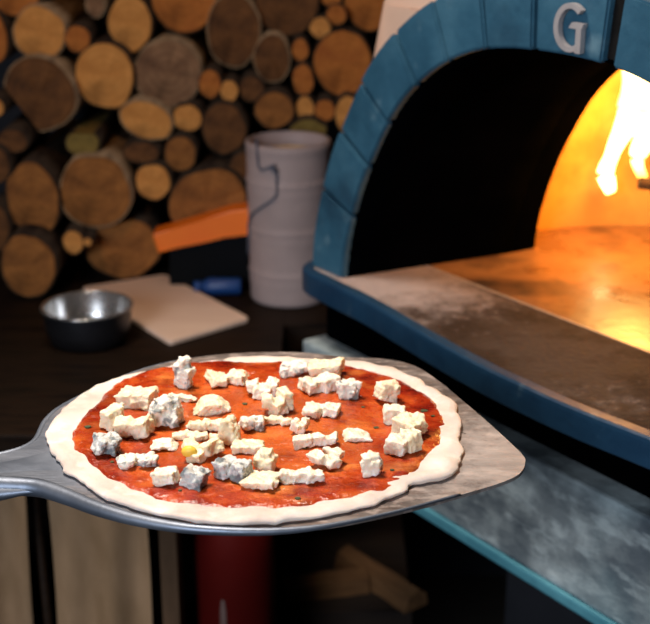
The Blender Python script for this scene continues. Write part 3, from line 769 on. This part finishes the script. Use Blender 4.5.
for p, wh in zip(P, W):
    wv_, hv_ = wh.x, wh.y
    rg.append([b.verts.new(Vector((p.x, p.y, PZ - hv_ + .0005)) + side*wv_*math.cos(2*PI*k/20) + Vector((0, 0, hv_*math.sin(2*PI*k/20)))) for k in range(20)])
for i in range(len(rg)-1):
    for k in range(20): b.faces.new((rg[i][k], rg[i][(k+1) % 20], rg[i+1][(k+1) % 20], rg[i+1][k]))
b.faces.new(rg[0][::-1]); b.faces.new(rg[-1]); ppart('handle', b, M['peel'], True)
for (p, q_) in [((412, 484), (446, 479)), ((459, 448), (464, 447)), ((444, 428), (466, 434))]:
    b = bmesh.new(); a_, c_ = un(*p, PZ), un(*q_, PZ); d = (c_-a_).normalized(); nn = Vector((-d.y, d.x, 0))*.0007
    vs = [b.verts.new(x + Vector((0, 0, .0004))) for x in (a_-nn, c_-nn*.4, c_+nn*.4, a_+nn)]; b.faces.new(vs)
    ppart('knife_scratch', b, M['char'])

# ------------------------------------------------------------------ the pizza
DZ = PZ + .0006
pz = thing('pizza', 'uncooked round pizza with tomato sauce lying on the metal peel', 'pizza', (-.055, .93, DZ))
pc = Vector((-.055, .93, 0))
def polar(px, z):
    P = catmull([un(*p, z) for p in px], 6, True); ang = sorted([(math.atan2(p.y-pc.y, p.x-pc.x), math.hypot(p.x-pc.x, p.y-pc.y)) for p in P])
    def f(th):
        th = (th+PI) % (2*PI) - PI
        for i in range(len(ang)):
            if ang[i][0] >= th:
                a, c = ang[i-1], ang[i]; aa = a[0] if i else a[0]-2*PI
                t = (th-aa)/max(1e-6, c[0]-aa); return a[1]*(1-t)+c[1]*t
        a, c = ang[-1], ang[0]; t = (th-a[0])/(c[0]+2*PI-a[0]); return a[1]*(1-t)+c[1]*t
    return f
dough_px = [(46, 440), (50, 424), (66, 406), (88, 390), (112, 380), (150, 370), (200, 362), (222, 361), (229, 357.5), (255, 357), (290, 357), (330, 359), (372, 363), (402, 372), (432, 387), (455, 404), (461, 420), (460, 436), (463, 450), (461, 464), (450, 474), (430, 480), (412, 483), (408, 490), (396, 496), (360, 507), (310, 517), (255, 523), (200, 521), (150, 512), (110, 499), (75, 478), (55, 458)]
sauce_px = [(72, 440), (79, 420), (98, 400), (118, 381), (152, 368.5), (200, 360.5), (222, 359.5), (250, 361), (300, 361), (345, 364), (390, 375), (425, 392), (441, 408), (446, 420), (443, 436), (434, 452), (420, 466), (408, 478), (397, 486), (350, 498), (300, 506), (240, 509), (190, 505), (150, 496), (115, 482), (89, 464)]
fd = polar(dough_px, DZ+.003); fsau = polar(sauce_px, DZ+.0045)
def dh(x, y): return .0007*noise.noise(Vector((x*40, y*40, 3)))
b = bmesh.new(); nt_ = 180; rings = []
levels = [(0, .0035), (.3, .0035), (.6, .0036), (.8, .0038)]
for f_, z in levels[1:]:
    rings.append([b.verts.new((fd(2*PI*k/nt_)*f_*math.cos(2*PI*k/nt_), fd(2*PI*k/nt_)*f_*math.sin(2*PI*k/nt_), z)) for k in range(nt_)])
for (dr, z) in ((.018, .0038), (.013, .0044), (.008, .0048), (.004, .0046), (.001, .0036), (0, .0020), (.001, .0008), (.003, .0)):
    row = []
    for k in range(nt_):
        th = 2*PI*k/nt_; cr_ = .0030*noise.noise(Vector((math.cos(th)*11, math.sin(th)*11, 5))) + .0022*noise.noise(Vector((math.cos(th)*30, math.sin(th)*30, 1)))
        r_ = fd(th) + cr_ - dr; zz = z*(1 + .55*noise.noise(Vector((math.cos(th)*7, math.sin(th)*7, dr*90)))) if z > .001 else z
        row.append(b.verts.new((r_*math.cos(th), r_*math.sin(th), max(0, zz))))
    rings.append(row)
c0 = b.verts.new((0, 0, .0035)); c1 = b.verts.new((0, 0, 0))
for k in range(nt_):
    k2 = (k+1) % nt_; b.faces.new((c0, rings[0][k], rings[0][k2])); b.faces.new((c1, rings[-1][k2], rings[-1][k]))
    for i in range(len(rings)-1): b.faces.new((rings[i][k], rings[i+1][k], rings[i+1][k2], rings[i][k2]))
obj('dough', b, M['dough'], pz, True)
def sz(x, y, f_):
    return .0052 + .0007*noise.noise(Vector((x*55, y*55, 2))) + .0010*noise.noise(Vector((x*170, y*170, 7))) + (0 if f_ < .97 else -(f_-.97)/.03*.0022)
b = bmesh.new(); rings = []; NR = 44
for i in range(1, NR+1):
    f_ = (i/NR)**.8; row = []
    for k in range(nt_):
        th = 2*PI*k/nt_; r_ = (fsau(th) + .0018*noise.noise(Vector((math.cos(th)*14, math.sin(th)*14, 9))))*f_
        x, y = r_*math.cos(th), r_*math.sin(th); row.append(b.verts.new((x, y, sz(x, y, f_))))
    rings.append(row)
c0 = b.verts.new((0, 0, .0052))
for k in range(nt_):
    k2 = (k+1) % nt_; b.faces.new((c0, rings[0][k], rings[0][k2]))
    for i in range(NR-1): b.faces.new((rings[i][k], rings[i+1][k], rings[i+1][k2], rings[i][k2]))
sb = [b.verts.new((v.co.x*1.0, v.co.y*1.0, .002)) for v in rings[-1]]
for k in range(nt_): b.faces.new((rings[-1][k], sb[k], sb[(k+1) % nt_], rings[-1][(k+1) % nt_]))
obj('tomato_sauce', b, M['sauce'], pz, True)
for (px, py, s_) in [(88, 427, 5), (298, 498, 4), (376, 427, 4), (424, 410, 6), (245, 403, 4), (225, 444, 3), (363, 407, 3), (112, 462, 3), (347, 440, 3), (180, 490, 3), (433, 415, 3), (305, 447, 3), (150, 388, 3), (392, 470, 3)]:
    p = un(px, py, DZ+.006) - pz.location; b = bmesh.new()
    rr_ = random.Random(px); s_ *= .00075*.6; n_ = 6
    pts = [(p.x + s_*(1+.4*rr_.random())*math.cos(2*PI*k/n_), p.y + s_*.8*(1+.4*rr_.random())*math.sin(2*PI*k/n_)) for k in range(n_)]
    zz = sz(p.x, p.y, .5); ngon_prism(b, pts, zz, zz+.0007); obj('herb_fleck', b, M['herb'], pz)

# ------------------------------------------------------------------ cheese
TX1 = bpy.data.textures.new('crumble_big', 'CLOUDS'); TX1.noise_scale = .0075
TX2 = bpy.data.textures.new('crumble_small', 'CLOUDS'); TX2.noise_scale = .0026
TX1.contrast = 1.5; TX2.contrast = 1.5
def crumble(px, py, wpx, hpx, m, label, shape='chunk', rot=0, seed=0, lift=0):
    sc_ = (un(px, py + hpx*.2, DZ+.006) - EYE).length*1.12/FPX
    base = un(px, py + hpx*.42, DZ+.0052); W_ = wpx*sc_
    dep = W_*(.75 if shape != 'strip' else .35)
    if shape == 'tall': dep = W_*.8
    H_ = max(.0055, (hpx*sc_ - .40*dep)/.92)
    cen_ = base + Vector((0, dep*.32, 0)); 
    rr_ = random.Random(seed*17+px*3+py)
    b = bmesh.new()
    lobes = {'chunk': [(0, 0, 0, 1, 1, 1)],
             'two': [(-.25, 0, -.05, .56, .95, .9), (.25, .05, .0, .54, .85, 1)],
             'three': [(-.22, .05, 0, .6, .8, .75), (.2, -.05, .1, .62, .8, .8), (0, .1, .25, .5, .6, .7)],
             'strip': [(-.3, .0, 0, .5, .9, .9), (0, .08, 0, .5, 1, 1), (.3, -.05, 0, .46, .9, .85)],
             'hook': [(-.28, .1, .15, .42, .8, .8), (0, -.2, -.1, .55, .7, .8), (.28, .1, .1, .44, .9, 1)],
             'tall': [(0, 0, -.05, 1, 1, .75), (.02, 0, .22, .66, .7, .62)],
             'wedge': [(0, 0, 0, 1, 1, 1)]}[shape]
    for (lx, ly, lz, sx, sy, sz_) in lobes:
        for rep in range(2 if shape in ('chunk', 'two', 'three', 'tall') else 1):
            k_ = 1 if rep == 0 else .78
            hx, hy, hz = W_*sx*.40*k_, dep*sy*.42*k_, H_*sz_*.44*k_
            ox, oy, oz = (0, 0, 0) if rep == 0 else (rr_.uniform(-.14, .14)*W_*sx, rr_.uniform(-.1, .1)*dep, rr_.uniform(0, .14)*H_)
            a1 = rr_.uniform(-.5, .5) if shape != 'strip' else rr_.uniform(-.2, .2); a2 = rr_.uniform(-.25, .25)
            Mx = Matrix.Translation((lx*W_+ox, ly*dep+oy, lz*H_+oz)) @ Matrix.Rotation(a1, 4, 'Z') @ Matrix.Rotation(a2, 4, 'Y')
            vs = box(b, -hx, hx, -hy, hy, -hz, hz)
            for v in vs:
                if shape == 'wedge' and v.co.z > 0: v.co.x *= .35
                v.co = Mx @ (Vector((v.co.x*rr_.uniform(.72, 1.2), v.co.y*rr_.uniform(.72, 1.2), v.co.z*rr_.uniform(.72, 1.15))))
    xs = [v.co.x for v in b.verts]; zs = [v.co.z for v in b.verts]
    kx = W_/(max(xs)-min(xs)); kz = H_/(max(zs)-min(zs)); z0 = min(zs); x0 = (max(xs)+min(xs))/2
    for v in b.verts: v.co.x = (v.co.x-x0)*kx; v.co.z = (v.co.z-z0)*kz
    low = lift if lift else -.0006
    o = obj('cheese_chunk', b, M[m], smooth=True, loc=(cen_.x, cen_.y, DZ+.0052+low))
    o.rotation_euler = (0, 0, R(rot))
    md = o.modifiers.new('solid', 'REMESH'); md.mode = 'VOXEL'; md.voxel_size = .0009; md.use_smooth_shade = True
    md = o.modifiers.new('round', 'SMOOTH'); md.factor = .5; md.iterations = 3
    for t_, st_ in ((TX1, .0026), (TX2, .0013)):
        md = o.modifiers.new('crumble', 'DISPLACE'); md.texture = t_; md.strength = st_*(1.3 if m in ('cheesedark', 'cheeseblue') else 1); md.mid_level = .5; md.texture_coords = 'GLOBAL'
    tag(o, label, 'cheese', 'cheese chunks on the pizza')
    return o
CH = [
 (184,375,21,34,'cheeseblue','tall blue-veined cheese piece standing upright at the far left edge of the sauce','tall',0),
 (228,378,41,22,'cheese','lying cream cheese piece near the back rim, right of the upright blue one','two',12),
 (262,389,30,24,'cheesewhite','white hook-shaped cheese piece behind the middle, right of the lying cream one','hook',0),
 (135,397,40,26,'cheese','blocky cream cheese cube at the back left of the pizza','chunk',8),
 (163,413,32,36,'cheeseblue','large grey-veined cheese lump right of the blocky cream cube','tall',0),
 (183,398,28,10,'cheesewhite','flat cheese smear just behind the large grey-veined lump','strip',-10),
 (211,405,38,23,'cheese','flat-topped cream cheese piece between the veined lump and the middle','wedge',10),
 (112,419,22,26,'cheese','pale cheese piece at the left, behind the round blue-grey ball','chunk',20),
 (131,428,36,28,'cheese','cream cheese lump with a tail, right of the round blue-grey ball','two',-15),
 (105,445,29,25,'cheesedark','round blue-grey mouldy cheese ball near the left edge of the sauce','chunk',0),
 (277,404,30,28,'cheese','upright wedge of cream cheese right at the back middle, below the white hook','hook',20),
 (294,369,28,20,'cheeseblue','small blue-tinged cheese crumb at the back rim beside the biggest heap','chunk',0),
 (326,368,34,24,'cheese','upper lump of the biggest cheese heap at the back rim','chunk',-10),
 (319,384,38,24,'cheesewhite','front lump of the biggest cheese heap at the back rim','two',10),
 (349,390,23,22,'cheeseblue','brown-grey veined crumb right of the biggest cheese heap','chunk',0),
 (322,410,35,20,'cheesewhite','two-lobed white cheese piece in front of the biggest heap','two',0),
 (386,393,24,26,'cheese','single cream cheese nugget at the back right, apart from the others','chunk',0),
 (395,416,23,22,'cheesewhite','white crumb at the back of the right-hand cheese cluster','chunk',10),
 (410,427,34,28,'cheese','largest cube of the right-hand cheese cluster','chunk',-10),
 (398,446,26,24,'cheesewhite','front left cube of the right-hand cheese cluster','chunk',0),
 (412,443,20,26,'cheese','narrow front right cube of the right-hand cheese cluster','chunk',15),
 (358,435,29,15,'cheesewhite','flat triangular white crumb with a grey tip, right of centre','wedge',-5),
 (371,465,23,27,'cheesewhite','pointed white cheese piece alone at the front right','tall',0),
 (315,441,42,17,'cheesewhite','long flat white cheese piece slightly right of centre','strip',10),
 (300,427,18,20,'cheesewhite','small white crumb behind the long flat white piece','hook',0),
 (328,459,34,24,'cheesewhite','curved white cheese piece in front of the long flat one','hook',35),
 (300,477,43,18,'cheesewhite','long cheese piece at the front, right of the two-part cream block','strip',5),
 (265,462,24,26,'cheese','rounded upper lump of the two-part cream block at the front','tall',0),
 (260,481,40,22,'cheese','wide front lump of the two-part cream block at the front','chunk',0),
 (233,471,34,27,'cheesedark','dark blue-mould cheese crumb left of the two-part cream block','two',-30),
 (195,478,28,25,'cheesedark','blue-grey mouldy cheese cube near the front rim, left of centre','chunk',0),
 (165,477,27,22,'cheesewhite','round white crumb near the front rim, left of the blue-grey cube','chunk',0),
 (200,450,40,27,'cheeseyellow','cream cheese wedge with a bright yellow spot, left of centre','hook',-10),
 (137,461,36,20,'cheeseblue','flat greyish cheese piece in front of the tailed cream lump','two',-10),
 (165,445,30,15,'cheesewhite','flat white scrap between the tailed lump and the yellow-spotted wedge','wedge',15),
 (190,436,34,12,'cheese','thin cheese strip behind the yellow-spotted wedge','strip',-5),
 (209,426,40,16,'cheese','longer rounded cheese strip left of the standing triangle','strip',5),
 (229,433,24,30,'cheese','standing triangular cheese wedge in the middle left of the pizza','wedge',0),
 (251,424,24,19,'cheeseblue','small grey cheese cube right of the standing triangle','chunk',0),
 (277,421,30,12,'cheese','thin cheese strip right of the small grey cube','strip',0),
 (248,447,30,17,'cheese','flat cream cheese block behind the two-part cream block','chunk',-8),
 (217,438,14,9,'cheese','tiny cheese crumb beside the foot of the standing triangle','chunk',0),
]
for i, c in enumerate(CH):
    o = crumble(*c[:6], shape=c[6], rot=c[7], seed=i+1)
    if c[4] == 'cheeseyellow':
        b = bmesh.new(); bmesh.ops.create_icosphere(b, subdivisions=2, radius=.0062)
        for v in b.verts: v.co = Vector((v.co.x*1.0, v.co.y*.6, v.co.z*.8)) + Vector((-.006, -.0095, .0085))
        y = obj('yellow_spot', b, M['yolk'], o, True); y['label'] = 'bright yellow spot'
